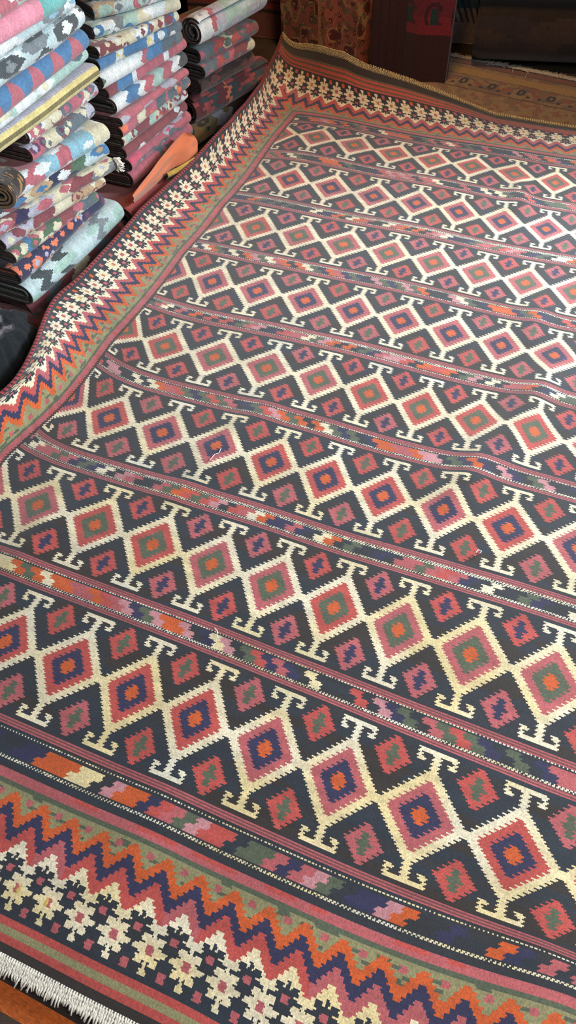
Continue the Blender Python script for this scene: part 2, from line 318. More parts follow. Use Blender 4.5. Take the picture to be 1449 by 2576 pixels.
def cord(name,fn,n,rad,mat_cols,parent,turns,mat,flat=.75):
    """overcast selvedge: wool wrapped round the edge in slanting red and dark turns"""
    off=np.array(parent.location) if parent else np.zeros(3)
    P=fn(np.linspace(0,1,n))-off; m=10
    T=np.gradient(P,axis=0);T/=np.linalg.norm(T,axis=1)[:,None]
    up=np.array([0,0,1.]);S=np.cross(T,up);S/=np.linalg.norm(S,axis=1)[:,None];Nn=np.cross(S,T)
    L=np.concatenate([[0],np.cumsum(np.linalg.norm(np.diff(P,axis=0),axis=1))])
    a=np.arange(m)*2*np.pi/m
    tw=(L[:,None]/turns+a[None]/(2*np.pi))%1
    rr=rad*(1+.18*np.cos(tw*4*np.pi))
    V=P[:,None]+S[:,None]*(np.cos(a)*1.0)[None,:,None]*rr[...,None]+Nn[:,None]*(np.sin(a)*flat)[None,:,None]*rr[...,None]
    V=V.reshape(-1,3); F=[];C=[]
    i=np.arange(n-1)[:,None]*m;jj=np.arange(m)[None];F=np.stack([i+jj,i+(jj+1)%m,i+m+(jj+1)%m,i+m+jj],-1).reshape(-1,4)
    tf=((L[:-1,None]+np.diff(L)[:,None]/2)/turns+(a[None]+np.pi/m)/(2*np.pi))%1
    cc=np.where((tf<.58)[...,None],lin(mat_cols[0]),lin(mat_cols[1])).reshape(-1,3)
    return mesh_obj(name,V,F,mat,parent,cc,np.zeros((len(V),2)))
M_cord=wool('overcast_wool',60,60,.2,.85,.2,.15)
def line_u(u):
    def fn(t):
        v=VF+(VN-VF)*t; p=surf(np.full(len(t),u),v); p[:,2]+=.003; return p
    return fn
cord('edge_binding',line_u(UL),2200,.0072,((150,56,58),(46,26,34)),kilim,.017,M_cord)
cord('edge_binding',line_u(UR),400,.0085,((172,60,62),(46,26,34)),kilim,.017,M_cord)
def strands(name,p0s,dirs,length,rad,mat,parent,seed=0,curl=.25):
    """a row of short warp threads, each a bent tapering tuft"""
    rng=np.random.RandomState(seed); n=len(p0s); off=np.array(parent.location) if parent else np.zeros(3)
    Ls=length*(.7+.6*rng.rand(n)); seg=4; V=[];F=[]
    for i in range(n):
        p=p0s[i]-off; d=dirs[i]+rng.randn(3)*curl*np.array([1,1,.4]); d/=np.linalg.norm(d)
        s=np.cross(d,[0,0,1.]);s/=np.linalg.norm(s)+1e-9; base=len(V)
        bend=rng.randn(3)*.15
        for k in range(seg):
            t=k/(seg-1); c=p+d*Ls[i]*t+bend*Ls[i]*t*t; c[2]=p[2]+(-.003-.002*rng.rand())*t+.004*math.sin(t*3.1)
            r=rad*(1-.45*t)
            V+=[c-s*r,c+np.array([0,0,r]),c+s*r,c-np.array([0,0,r*.6])]
        for k in range(seg-1):
            for q in range(4): a=base+k*4+q;b=base+k*4+(q+1)%4;F.append([a,b,b+4,a+4])
        F.append([base+(seg-1)*4+q for q in range(4)])
    return mesh_obj(name,V,F,mat,parent,smooth=True)
M_fringe=plain('cotton_warp',(226,220,208),0.9,90,.12,.1)
M_fringe_old=plain('wool_warp_yellowed',(206,184,138),0.9,90,.15,.1)
def end_fringe(v,sgn,mat,seed,length,u0,u1,rad,rows,wd=.045):
    n=int((u1-u0)*.1765/(rad*2.1)); u=np.linspace(u0,u1,n)
    P=np.vstack([surf(u+.01*(k%2),np.full(n,v-sgn*(wd-.015)+sgn*wd*k/(rows-1))) for k in range(rows)]); P[:,2]+=.004
    d=np.tile(np.array([V0[0]*sgn,V0[1]*sgn,0])/np.linalg.norm(V0),(len(P),1))
    return strands('fringe',P,d,length,rad,mat,kilim,seed,.12)
end_fringe(VN,1,M_fringe,1,.013,UL,7.5,.0026,6)
end_fringe(VF,-1,M_fringe_old,2,.014,UL,11,.0042,4,.03)
# ---------------- folded kilims in stacks ----------------
TP=dict(clothorange=(212,104,44),pale=(172,190,192),paleg=(152,182,170),white=(206,210,210),cream=(200,190,158),grey=(116,122,126),slate=(84,98,108),dgrey=(62,70,74),pink=(224,128,150),rose=(176,84,98),
 maroon=(128,58,66),dred=(110,40,44),red=(170,62,60),blue=(58,112,158),sky=(120,170,190),navy=(38,44,74),indigo=(50,42,82),orange=(222,104,58),tan=(176,142,104),yellow=(206,186,110),
 olive=(120,108,60),lilac=(164,160,176),brown=(70,48,38),dbrown=(40,28,24),teal=(92,168,164),green=(76,104,80),plum=(96,48,84),magenta=(196,62,96),mustard=(190,150,30),black=(24,26,30),gold=(150,104,40),dbrown2=(58,42,38),dbrown3=(46,34,40))
def tcol(n):
    c=lin(TP[n]); g=c.mean(); return c*.84+.16*g*np.array([.92,1.02,1.06])  # dyes mixed toward cool grey, painting a bluish haze into them
M_text=wool('folded_kilim_wool',90,520,.8,.85,.3,.2)
M_text.node_tree.nodes['Mapping'].inputs['Scale'].default_value=(560,70,1)
def paint(spec,s,q,seed):
    """s runs along the fold (0..1 over the visible length, in units of metres/0.65), q across it in metres"""
    base=np.tile(tcol(spec.get('base','maroon')),(len(s),1)); sm_=s*.65
    if 'segs' in spec:
        tot=sum(a for a,_ in spec['segs']); edges=np.cumsum([a/tot for a,_ in spec['segs']])
        amp=spec.get('amp',.03); per=spec.get('per',.05)
        z=np.abs(((q/per)%1)-.5)*2; z=np.floor(z*5)/5
        ss=np.clip((sm_+amp*(z-.5))/.65,0,.999)
        i=np.searchsorted(edges,ss); i=np.clip(i,0,len(spec['segs'])-1)
        base=np.array([tcol(n) for _,n in spec['segs']])[i]
    if 'bands' in spec:
        b=spec['bands'];w_=spec.get('bw',.02); i=np.floor((q+.04)/w_).astype(int)%len(b); base=np.array([tcol(n) for n in b])[i]
        alt=(np.floor(sm_/.006)%2==0)&(i%2==0); base=np.where(alt[:,None],base*.78,base)
    if 'motif' in spec:
        ms=spec['motif']; a=spec.get('mw',.07); bq=spec.get('mh',.03); pr=spec.get('mp',.5)*.9; a=a*1.2; bq=bq*1.1
        for layer in range(2):
            row=np.floor(q/bq+.37*layer); off=hsh(row,np.full(len(s),seed+layer*3.))*a
            x=(sm_+off)/a; ci=np.floor(x); fx=np.abs(x-ci-.5)*2; fq=np.abs(q/bq+.37*layer-row-.5)*2
            h=hsh(ci,row,np.full(len(s),seed+layer*7.)); h2=hsh(ci,row,np.full(len(s),seed+31.+layer))
            fx=fx+(hsh(np.floor(q*420),ci)-.5)*.12; step=np.floor(fx*9)/9+np.floor(fq*5)/5*.62
            m=(h<pr)&(step<.45+.75*h2)
            cols=np.array([tcol(n) for n in ms])[(hsh(ci,row,np.full(len(s),seed+11.+layer))*len(ms)).astype(int)%len(ms)]
            base=np.where(m[:,None],cols,base)
            m2=m&(step<.12+.3*h2)&(h2>.45); cols2=np.array([tcol(n) for n in ms])[(h2*7.7*len(ms)).astype(int)%len(ms)]
            base=np.where(m2[:,None],cols2,base)
    if 'zig' in spec:
        za,zb,zl=spec['zig']; z=np.abs(((sm_/zl)%1)-.5)*2; t=np.clip((q+.045)/.09,0,1); m=z>(.25+.75*np.abs(t-.1)**1.3)
        base=np.where(m[:,None],tcol(za),tcol(zb))
    yarn=.84+.32*hsh(np.floor(s*260),np.floor(q*400))
    ab=.88+.24*vnoise(s*30,q*8,seed)
    return base*(yarn*ab)[:,None]
def path_fold(R,depth,g,L):
    """nested U shaped layers of a folded cloth: returns list of polylines (o,z), o=0 at the front"""
    out=[]
    for k in range(L):
        r=R-g*k; 
        if r<.004: break
        a=np.linspace(-np.pi/2,np.pi/2,25 if k==0 else 11); fr=np.stack([-R+r*np.cos(a)*1.0,r*np.sin(a)],-1)
        fr[:,0]=np.minimum(fr[:,0],0)
        nb=9; back=-R-(depth-R)*np.linspace(1,0,nb)[:-1]**2
        lo=np.stack([back,np.full(nb-1,-r)],-1); hi=np.stack([back[::-1],np.full(nb-1,r)],-1)
        out.append(np.vstack([lo,fr,hi]))
    return out
def path_roll(R,g,L):
    n=int(24*L); a=np.linspace(0,2*np.pi*L,n)+.8; r=R-g*a/(2*np.pi)*1.0; r=np.maximum(r,.006)
    return [np.stack([-R+r*np.cos(a),r*np.sin(a)],-1)]
def folded(name,A,B,R,depth,spec,label,cat,group,seed,roll=False,L=3,ns=170,g=None,thick=.008,fray=None,sag=.002,edge=None,squash=1.0):
    A=np.array(A,float);B=np.array(B,float);ax=B-A;Ln=np.linalg.norm(ax);ax/=Ln
    n=np.array([ax[1],-ax[0],0]);n/=np.linalg.norm(n); up=np.array([0,0,1.])
    root=empty(name,tuple((A+B)/2-np.array([0,0,R*squash]))); tag(root,label,cat,group); off=np.array(root.location)
    rng=np.random.RandomState(seed); R=R*.94; g=g or max(.0125,R/4.2)
    paths=path_roll(R,g,L) if roll else path_fold(R,depth,g,L)
    V=[];F=[];C=[];UVs=[];nv=0
    for pi,P in enumerate(paths):
        d=np.gradient(P,axis=0);d/=np.linalg.norm(d,axis=1)[:,None]+1e-9; nn=np.stack([-d[:,1],d[:,0]],-1)  # inward side
        Q=P+nn*thick*.95
        loop=np.vstack([P,Q[::-1]]); m=len(loop)
        seg=np.concatenate([[0],np.cumsum(np.linalg.norm(np.diff(P,axis=0),axis=1))]); mid=seg[np.argmin(np.abs(P[:,1])+np.abs(P[:,0])*2)] if not roll else 0
        ql=np.concatenate([seg-mid,(seg-mid)[::-1]])
        s0=-.012*rng.rand()*(pi>0)+rng.uniform(-.006,.006); s1=1+.010*rng.rand()
        if pi>0: s0=.004+.006*rng.rand(); s1=1-.01*rng.rand()
        S=np.linspace(s0,s1,ns if pi==0 else ns//3)
        wob=(vnoise(S[:,None]*4+seed,ql[None]*6,seed)-.5)*.007*min(1,R/.03)
        wz=(vnoise(S*3.1,S*0,4)-.5)*2*sag
        wo=(vnoise(S*2.3+seed*2.1,S*0+3,seed+5)-.5)*.016
        endt=.25*np.exp(-(np.minimum(S-s0,s1-S)/.018)**2)
        sc=1+0*S
        o=loop[None,:,0]*1.0+wo[:,None]+wob*(loop[None,:,0]>-.12); z=loop[None,:,1]*squash*(1-.0*endt[:,None])+wz[:,None]+wob*.25
        z*=1-.10*np.exp(-(np.minimum(S-s0,s1-S)/.02)**2)[:,None]
        p=A+ax*(S[:,None,None]*Ln)+n*o[...,None]+up*z[...,None]-off
        V.append(p.reshape(-1,3)); 
        i=np.arange(len(S)-1)[:,None]*m;j=np.arange(m)[None];f=np.stack([i+j,i+m+j,i+m+(j+1)%m,i+(j+1)%m],-1).reshape(-1,4)+nv
        cs=(S[:-1]+S[1:])/2; sg,qg=np.meshgrid(cs,(ql+np.roll(ql,-1))/2,indexing='ij')
        c=paint(spec,sg.ravel(),qg.ravel(),seed)
        inner=np.tile((np.arange(m)>=len(P)-1),len(cs)); c=np.where(inner[:,None],c*.25+tcol('brown')*.3,c)  # inner faces darkened in the colour, painted shade between the layers
        F.append(f);C.append(c); UVs.append(np.stack(np.meshgrid(S*Ln,ql,indexing='ij'),-1).reshape(-1,2))
        h=len(P)
        for e,base in ((0,nv),(1,nv+(len(S)-1)*m)):
            ff=[[base+q,base+q+1,base+m-2-q,base+m-1-q] for q in range(h-1)]
            if e: ff=[x[::-1] for x in ff]
            F.append(np.array(ff)); C.append(np.tile(tcol('brown' if spec.get('edge') is None else spec['edge'])*.6,(len(ff),1)))  # fold ends darkened in the colour for the shade they lie in
        nv+=len(p.reshape(-1,3))
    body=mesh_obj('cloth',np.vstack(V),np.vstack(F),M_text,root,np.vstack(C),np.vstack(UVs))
    if fray:
        # frayed warp ends at the far end of the fold
        a=np.linspace(-1.2,1.2,60); P0=B+n*(-R+R*np.cos(a))[:,None]+up*(R*np.sin(a))[:,None]
        strands('fringe',P0,np.tile(ax,(60,1))+n*.3,.022,.003,M_fringe,root,seed,.5)
    return root
# base lines of the stacks on the floor, s runs along them away from the camera
def stack_pt(p0,s,z,o=0.0): return np.array([p0[0]+.4311*s+.9023*o,p0[1]+.9023*s-.4311*o,z])
ST1=(-.594,2.617); ST2=(-.344,3.078); ST3=(-.029,3.617)
G1='folded kilims in the front stack'; G2='folded kilims in the middle stack'; G3='rugs piled in the far stack'
folded('folded_kilim',(-0.735,2.023,0.896),(-0.581,2.331,0.896),0.0260,0.36,{'segs': [(3, 'paleg'), (2, 'rose'), (3, 'paleg')], 'motif': ['white', 'rose'], 'mp': 0.3},'pale green and red folded kilim at the very top of the front stack','folded rug',G1,1)
folded('folded_kilim',(-0.757,2.025,0.841),(-0.556,2.411,0.841),0.0300,0.36,{'segs': [(6, 'pink'), (2.2, 'teal')], 'amp': 0.005},'plain bright pink folded rug near the top of the front stack','folded rug',G1,2)
folded('folded_kilim',(-0.766,2.030,0.790),(-0.562,2.545,0.790),0.0220,0.36,{'base': 'pale', 'motif': ['grey', 'white', 'sky'], 'mp': 0.6, 'mw': 0.12},'pale grey-blue folded kilim just below the bright pink one','folded rug',G1,3)
folded('folded_kilim',(-0.779,2.013,0.735),(-0.554,2.597,0.735),0.0340,0.36,{'base': 'pale', 'motif': ['white', 'grey', 'dgrey'], 'mp': 0.8, 'mw': 0.13, 'mh': 0.04},'fat pale folded kilim with ragged grey and white marks','folded rug',G1,4)
folded('folded_kilim',(-0.798,1.984,0.668),(-0.560,2.604,0.668),0.0340,0.40,{'zig': ('rose', 'blue', 0.115)},'folded kilim with rounded red and blue triangles','folded rug',G1,5)
folded('folded_kilim',(-0.834,2.026,0.613),(-0.578,2.642,0.613),0.0220,0.40,{'base': 'paleg', 'motif': ['white', 'cream', 'slate'], 'mp': 0.5, 'mw': 0.09},'thin mint-green folded kilim with a white edge line','folded rug',G1,6)
folded('folded_kilim',(-0.851,2.001,0.565),(-0.557,2.627,0.565),0.0270,0.40,{'bands': ['lilac', 'yellow', 'olive', 'yellow', 'lilac'], 'bw': 0.016},'folded flatweave with yellow and olive lengthwise stripes','folded rug',G1,7)
folded('folded_kilim',(-0.755,2.285,0.514),(-0.576,2.617,0.514),0.0250,0.40,{'segs': [(2, 'rose'), (1, 'cream'), (2, 'maroon'), (2, 'rose'), (2, 'lilac')], 'motif': ['white', 'rose', 'slate', 'cream'], 'mp': 0.6, 'mw': 0.08},'pink and cream patched folded kilim under the yellow striped one','folded rug',G1,8)
folded('folded_kilim',(-0.756,2.270,0.464),(-0.587,2.577,0.464),0.0260,0.40,{'segs': [(2, 'rose'), (2, 'cream'), (2, 'maroon'), (2, 'slate'), (1, 'lilac')], 'motif': ['cream', 'plum', 'slate', 'lilac'], 'mp': 0.6, 'mw': 0.07},'faded maroon and slate folded kilim with a dark curled near end','folded rug',G1,9)
folded('folded_kilim',(-0.821,2.148,0.406),(-0.548,2.529,0.406),0.0330,0.40,{'segs': [(1.2, 'cream'), (3, 'rose'), (2, 'sky'), (1.6, 'rose'), (3, 'sky'), (2, 'cream')], 'amp': 0.012, 'motif': ['white'], 'mp': 0.22, 'mw': 0.1},'thick roll banded in pink, pale blue and cream','folded rug',G1,10)
folded('folded_kilim',(-0.967,2.035,0.350),(-0.563,2.525,0.350),0.0240,0.40,{'segs': [(2, 'white'), (1, 'dgrey'), (1.4, 'maroon'), (2, 'cream'), (1, 'navy'), (1, 'maroon'), (1.2, 'green'), (2, 'pale')], 'motif': ['white', 'navy', 'blue', 'tan'], 'mp': 0.4, 'mw': 0.09},'folded kilim with white, navy and maroon steps below the thick pink and blue roll','folded rug',G1,11)
folded('folded_kilim',(-0.982,2.008,0.303),(-0.544,2.510,0.303),0.0240,0.40,{'segs': [(2, 'cream'), (2, 'maroon'), (1, 'indigo'), (2, 'lilac'), (1.5, 'cream'), (2, 'maroon'), (2, 'grey')], 'motif': ['lilac', 'rose', 'cream'], 'mp': 0.45, 'mw': 0.07, 'edge': 'cream'},'grey and rose folded kilim with a frayed white far corner','folded rug',G1,12,fray=True)
folded('folded_kilim',(-0.881,2.103,0.258),(-0.596,2.487,0.258),0.0220,0.40,{'segs': [(3, 'lilac'), (2, 'maroon'), (2, 'cream'), (2, 'maroon'), (1.5, 'cream')], 'motif': ['cream', 'maroon', 'tan'], 'mp': 0.6, 'mw': 0.06},'maroon and beige stepped folded kilim under the frayed grey one','folded rug',G1,13)
folded('folded_kilim',(-0.864,2.093,0.215),(-0.624,2.459,0.215),0.0220,0.40,{'segs': [(1.5, 'green'), (1, 'blue'), (1, 'cream'), (2, 'green'), (2, 'maroon'), (3, 'slate')], 'motif': ['cream', 'rose', 'green'], 'mp': 0.5, 'mw': 0.07},'murky green, blue and maroon folded kilim in the lower front stack','folded rug',G1,14)
folded('folded_kilim',(-0.856,2.066,0.159),(-0.625,2.541,0.159),0.0350,0.40,{'base': 'navy', 'motif': ['orange', 'plum', 'lilac', 'indigo'], 'mp': 0.7, 'mw': 0.055, 'mh': 0.03},'dark indigo folded kilim scattered with orange and violet flowers','folded rug',G1,15)
folded('folded_kilim',(-0.852,2.072,0.079),(-0.574,2.597,0.079),0.0460,0.40,{'segs': [(1, 'pale'), (1, 'dgrey'), (1, 'pale'), (1, 'dgrey'), (3, 'pale'), (1.2, 'grey'), (2, 'pale')], 'amp': 0.05, 'motif': ['paleg'], 'mp': 0.25, 'mw': 0.12},'pale grey folded kilim with jagged charcoal patches near the floor','folded rug',G1,16)
folded('folded_kilim',(-0.881,2.106,-0.018),(-0.584,2.616,-0.018),0.0520,0.40,{'segs': [(1.6, 'maroon'), (1.2, 'slate'), (1.4, 'maroon'), (1.6, 'cream'), (1, 'maroon'), (1.4, 'slate'), (2, 'maroon')], 'amp': 0.05},'wine-red folded rug with cream serrations at the bottom of the front stack','folded rug',G1,17)
folded('folded_kilim',(-0.571,2.860,0.717),(-0.270,2.982,0.717),0.0220,0.40,{'segs': [(2, 'white'), (2, 'lilac'), (2, 'rose'), (2, 'pale')], 'motif': ['sky', 'white', 'rose'], 'mp': 0.5, 'mw': 0.08},'speckled white and lilac folded kilim on top of the middle stack','folded rug',G2,40)
folded('folded_kilim',(-0.563,2.818,0.674),(-0.278,3.005,0.674),0.0220,0.40,{'segs': [(2, 'tan'), (2, 'pale'), (2, 'rose'), (3, 'paleg')], 'motif': ['paleg', 'grey', 'white'], 'mp': 0.5, 'mw': 0.08},'mottled grey and mint folded kilim second from the top of the middle stack','folded rug',G2,41)
folded('folded_kilim',(-0.571,2.770,0.631),(-0.285,3.010,0.631),0.0220,0.40,{'segs': [(2, 'paleg'), (2, 'grey'), (2, 'paleg'), (2, 'cream'), (2, 'white'), (2, 'cream')], 'motif': ['white', 'blue'], 'mp': 0.3, 'mw': 0.09},'sage-green and cream banded folded kilim in the upper middle stack','folded rug',G2,42)
folded('folded_kilim',(-0.561,2.716,0.590),(-0.295,3.024,0.590),0.0200,0.40,{'segs': [(3, 'maroon'), (2, 'cream'), (2, 'blue'), (2, 'cream'), (2, 'blue')], 'motif': ['cream', 'white', 'maroon'], 'mp': 0.5, 'mw': 0.06},'folded kilim with maroon, cream and blue lozenges','folded rug',G2,43)
folded('folded_kilim',(-0.566,2.716,0.551),(-0.300,3.053,0.551),0.0200,0.40,{'segs': [(2.5, 'blue'), (1, 'yellow'), (3, 'blue'), (1, 'yellow'), (2, 'blue'), (2, 'slate')], 'amp': 0.03, 'motif': ['white'], 'mp': 0.12, 'mw': 0.05},'bright blue folded kilim with pale yellow bands','folded rug',G2,44)
folded('folded_kilim',(-0.566,2.698,0.504),(-0.296,3.090,0.504),0.0280,0.40,{'segs': [(5.5, 'white'), (0.7, 'rose'), (2.4, 'blue'), (3, 'slate')], 'amp': 0.05, 'motif': ['green', 'maroon'], 'mp': 0.1, 'mw': 0.06},'white folded kilim with a dark hooked motif and a vivid blue patch','folded rug',G2,45)
folded('folded_kilim',(-0.559,2.724,0.455),(-0.301,3.166,0.455),0.0220,0.40,{'segs': [(1, 'maroon'), (1.6, 'blue'), (0.5, 'white'), (3, 'rose'), (0.6, 'white'), (2, 'rose')], 'amp': 0.02},'raspberry-red folded kilim with white bars under the white one','folded rug',G2,46)
folded('folded_kilim',(-0.543,2.740,0.404),(-0.301,3.157,0.404),0.0300,0.40,{'segs': [(2, 'white'), (2, 'blue'), (1, 'white'), (1.5, 'rose'), (2, 'paleg'), (2, 'rose'), (1.5, 'white'), (1.5, 'dgrey')], 'amp': 0.05},'folded kilim with large white, blue and mint patches on dusty rose','folded rug',G2,47)
folded('folded_kilim',(-0.536,2.722,0.357),(-0.307,3.151,0.357),0.0180,0.40,{'base': 'rose', 'motif': ['lilac', 'maroon'], 'mp': 0.15, 'mw': 0.1},'thin plain dusty-pink folded rug in the middle stack','folded rug',G2,48)
folded('folded_kilim',(-0.543,2.736,0.316),(-0.310,3.167,0.316),0.0240,0.40,{'segs': [(2, 'rose'), (1, 'cream'), (1.4, 'rose'), (1.2, 'slate'), (2, 'rose'), (1, 'slate')], 'motif': ['cream', 'orange', 'slate'], 'mp': 0.4, 'mw': 0.06},'pink folded kilim with cream and slate blocks above the maroon layers','folded rug',G2,49)
folded('folded_kilim',(-0.554,2.764,0.269),(-0.317,3.164,0.269),0.0240,0.40,{'segs': [(2, 'cream'), (2, 'maroon'), (1, 'paleg'), (2, 'red'), (2, 'lilac'), (1, 'white')], 'motif': ['cream', 'maroon', 'paleg'], 'mp': 0.6, 'mw': 0.06},'red-brown folded kilim with mint rosettes','folded rug',G2,50)
folded('folded_kilim',(-0.553,2.777,0.220),(-0.328,3.169,0.220),0.0260,0.40,{'base': 'maroon', 'motif': ['white', 'slate', 'rose'], 'mp': 0.35, 'mw': 0.09},'maroon folded kilim with white crosses','folded rug',G2,51)
folded('folded_kilim',(-0.550,2.788,0.167),(-0.326,3.194,0.167),0.0280,0.40,{'base': 'rose', 'motif': ['slate', 'lilac', 'magenta'], 'mp': 0.4, 'mw': 0.1},'dusty rose folded kilim with long slate-blue marks','folded rug',G2,52)
folded('folded_kilim',(-0.553,2.794,0.104),(-0.325,3.216,0.104),0.0360,0.40,{'base': 'maroon', 'segs': [(1, 'rose')], 'motif': ['slate', 'rose'], 'mp': 0.25, 'mw': 0.11},'brownish rose folded kilim directly above the orange cloth','folded rug',G2,53)
folded('folded_rug',(-0.558,2.671,-0.005),(-0.385,3.010,-0.005),0.0650,0.38,{'segs': [(5, 'red'), (0.6, 'slate'), (1, 'cream')], 'amp': 0.005},'brick-red folded rug with a cream end on the floor under the orange cloth','folded rug',G2,60)
folded('rolled_rug',(-0.226,3.280,0.445),(0.050,3.677,0.445),0.0660,0.40,{'segs': [(1.3, 'white'), (0.5, 'rose'), (1, 'lilac'), (5, 'paleg')], 'motif': ['lilac', 'pale'], 'mp': 0.3, 'mw': 0.14},'thick pale rolled rug lying across the top of the far stack','rolled rug',G3,70,roll=True,L=2.6)
folded('folded_kilim',(-0.263,3.332,0.350),(-0.005,3.624,0.350),0.0300,0.36,{'segs': [(2, 'slate'), (1.4, 'red'), (1, 'cream'), (2, 'red'), (2, 'maroon')], 'amp': 0.05, 'motif': ['slate', 'green', 'rose'], 'mp': 0.4, 'mw': 0.08},'red and slate folded kilim with a cream chevron below the pale roll','folded rug',G3,71)
folded('folded_kilim',(-0.250,3.314,0.293),(-0.024,3.603,0.293),0.0280,0.36,{'segs': [(2, 'slate'), (1.4, 'red'), (1, 'rose'), (2, 'maroon'), (1, 'cream')], 'amp': 0.05, 'motif': ['slate', 'rose'], 'mp': 0.4, 'mw': 0.08},'muted red and slate folded kilim, third from the top of the far stack','folded rug',G3,72)
folded('folded_kilim',(-0.279,3.326,0.230),(-0.028,3.608,0.230),0.0360,0.36,{'base': 'dbrown', 'motif': ['dred', 'brown'], 'mp': 0.4, 'mw': 0.1},'nearly black folded rug wedged above the crimson roll','folded rug',G3,74)
folded('rolled_rug',(-0.298,3.390,0.095),(0.053,3.801,0.095),0.0780,0.40,{'segs': [(1, 'dred'), (1, 'red'), (0.7, 'dgrey'), (1.2, 'dred'), (0.5, 'orange'), (1, 'dgrey'), (1.4, 'dred'), (0.8, 'red'), (0.8, 'dgrey'), (1.4, 'dred')], 'amp': 0.05, 'motif': ['dgrey', 'red'], 'mp': 0.3, 'mw': 0.12},'large crimson rolled rug with dark stripes near the foot of the far stack','rolled rug',G3,73,roll=True,L=2.6)
folded('folded_kilim',(-0.340,3.367,-0.020),(-0.041,3.818,-0.020),0.0480,0.34,{'segs': [(2, 'gold'), (1, 'olive'), (2, 'lilac'), (3, 'brown')], 'motif': ['olive', 'brown'], 'mp': 0.3, 'mw': 0.1},'olive-brown folded rug on the floor under the crimson roll','folded rug',G3,75)
folded('folded_rug',(-0.873,1.987,-0.041),(-0.828,2.128,-0.041),0.0280,0.25,{'base': 'dred', 'motif': ['maroon', 'brown'], 'mp': 0.4, 'mw': 0.1},'small dark maroon folded rug on the floor beside the black heap','folded rug',None,78)
folded('folded_carpet',(-0.775,2.038,0.454),(-0.753,2.136,0.454),0.0450,0.25,{'base': 'dbrown', 'motif': ['gold', 'dbrown'], 'mp': 0.5, 'mw': 0.06, 'edge': 'tan'},'brown folded carpet whose coiled end shows at the left edge','folded rug',None,79,ns=40)
# ---------------- orange cloth and loose things by the middle stack ----------------
def sheet(name,ctrl,nu_,nv_,thick,mat,colf,label,cat,group=None,seed=0,amp=.004,parent=None,nrm=(0.6,-.6,.5)):
    """cloth lofted through rows of control points; ctrl[i][j] -> xyz"""
    C_=np.array(ctrl,float); a,b=C_.shape[:2]
    def interp(arr,n):
        t=np.linspace(0,arr.shape[0]-1,n); i=np.clip(t.astype(int),0,arr.shape[0]-2); f=t-i
        # Catmull-Rom
        P0=arr[np.clip(i-1,0,None)];P1=arr[i];P2=arr[i+1];P3=arr[np.clip(i+2,None,arr.shape[0]-1)]
        f=f.reshape(-1,*([1]*(arr.ndim-1)))
        return .5*((2*P1)+(-P0+P2)*f+(2*P0-5*P1+4*P2-P3)*f*f+(-P0+3*P1-3*P2+P3)*f**3)
    G=interp(C_,nu_); G=interp(G.transpose(1,0,2),nv_).transpose(1,0,2)
    U,V=np.meshgrid(np.linspace(0,1,nu_),np.linspace(0,1,nv_),indexing='ij')
    nn=np.array(nrm)/np.linalg.norm(nrm)
    G=G+nn*((vnoise(U*7,V*5,seed)-.5)*2*amp)[...,None]
    top=G.reshape(-1,3); bot=(G-nn*thick).reshape(-1,3)
    f=grid_faces(nu_,nv_); n=len(top)
    per=[i*nv_ for i in range(nu_)]+[(nu_-1)*nv_+j for j in range(1,nv_)]+[i*nv_+nv_-1 for i in range(nu_-2,-1,-1)]+[j for j in range(nv_-2,0,-1)]
    rim=[[per[k],per[(k+1)%len(per)],n+per[(k+1)%len(per)],n+per[k]] for k in range(len(per))]
    F=np.vstack([f,f[:,::-1]+n,rim])
    cu=(U[:-1,:-1]+U[1:,1:])/2;cv=(V[:-1,:-1]+V[1:,1:])/2
    c=colf(cu.ravel(),cv.ravel()); rc=np.tile(c.mean(0)*.7,(len(rim),1)); cc=np.vstack([c,c*.8,rc])
    org=np.array([top[:,0].mean(),top[:,1].mean(),top[:,2].min()])
    uv=np.stack([U.ravel(),V.ravel()],-1)
    o=mesh_obj(name,np.vstack([top,bot])-org,F,mat,parent,cc,np.vstack([uv,uv]))
    o.location=tuple(org)
    if label: tag(o,label,cat,group)
    return o
M_sheet=wool('cloth_wool',160,160,.4,.85,.3,.12)
flat=lambda n:(lambda u,v:np.tile(tcol(n),(len(u),1))*(.9+.2*vnoise(u*9,v*7,3))[:,None])
sheet('orange_cloth',[[(-0.551, 2.699, 0.06), (-0.541, 2.649, 0.1), (-0.539, 2.636, 0.125)], [(-0.472, 2.836, 0.062), (-0.473, 2.798, 0.105), (-0.486, 2.772, 0.135)], [(-0.422, 2.934, 0.067), (-0.41, 2.948, 0.11), (-0.425, 2.928, 0.145)], [(-0.351, 2.999, 0.07), (-0.335, 3.034, 0.115), (-0.361, 3.065, 0.155)], [(-0.301, 3.057, 0.075), (-0.303, 3.095, 0.115), (-0.321, 3.075, 0.155)]],80,46,.006,M_sheet,flat('clothorange'),'plain orange cloth flopped over the foot of the middle stack','cloth',None,5,.006)
sheet('yellow_cloth',[[(-0.433, 2.885, 0.055), (-0.421, 2.875, 0.07), (-0.424, 2.885, 0.085)], [(-0.372, 2.935, 0.06), (-0.359, 2.925, 0.075), (-0.362, 2.935, 0.09)], [(-0.321, 3.017, 0.065), (-0.308, 2.998, 0.078), (-0.31, 2.998, 0.09)]],40,24,.006,M_sheet,flat('mustard'),'small mustard-yellow cloth peeping out under the orange cloth','cloth',None,8,.004)
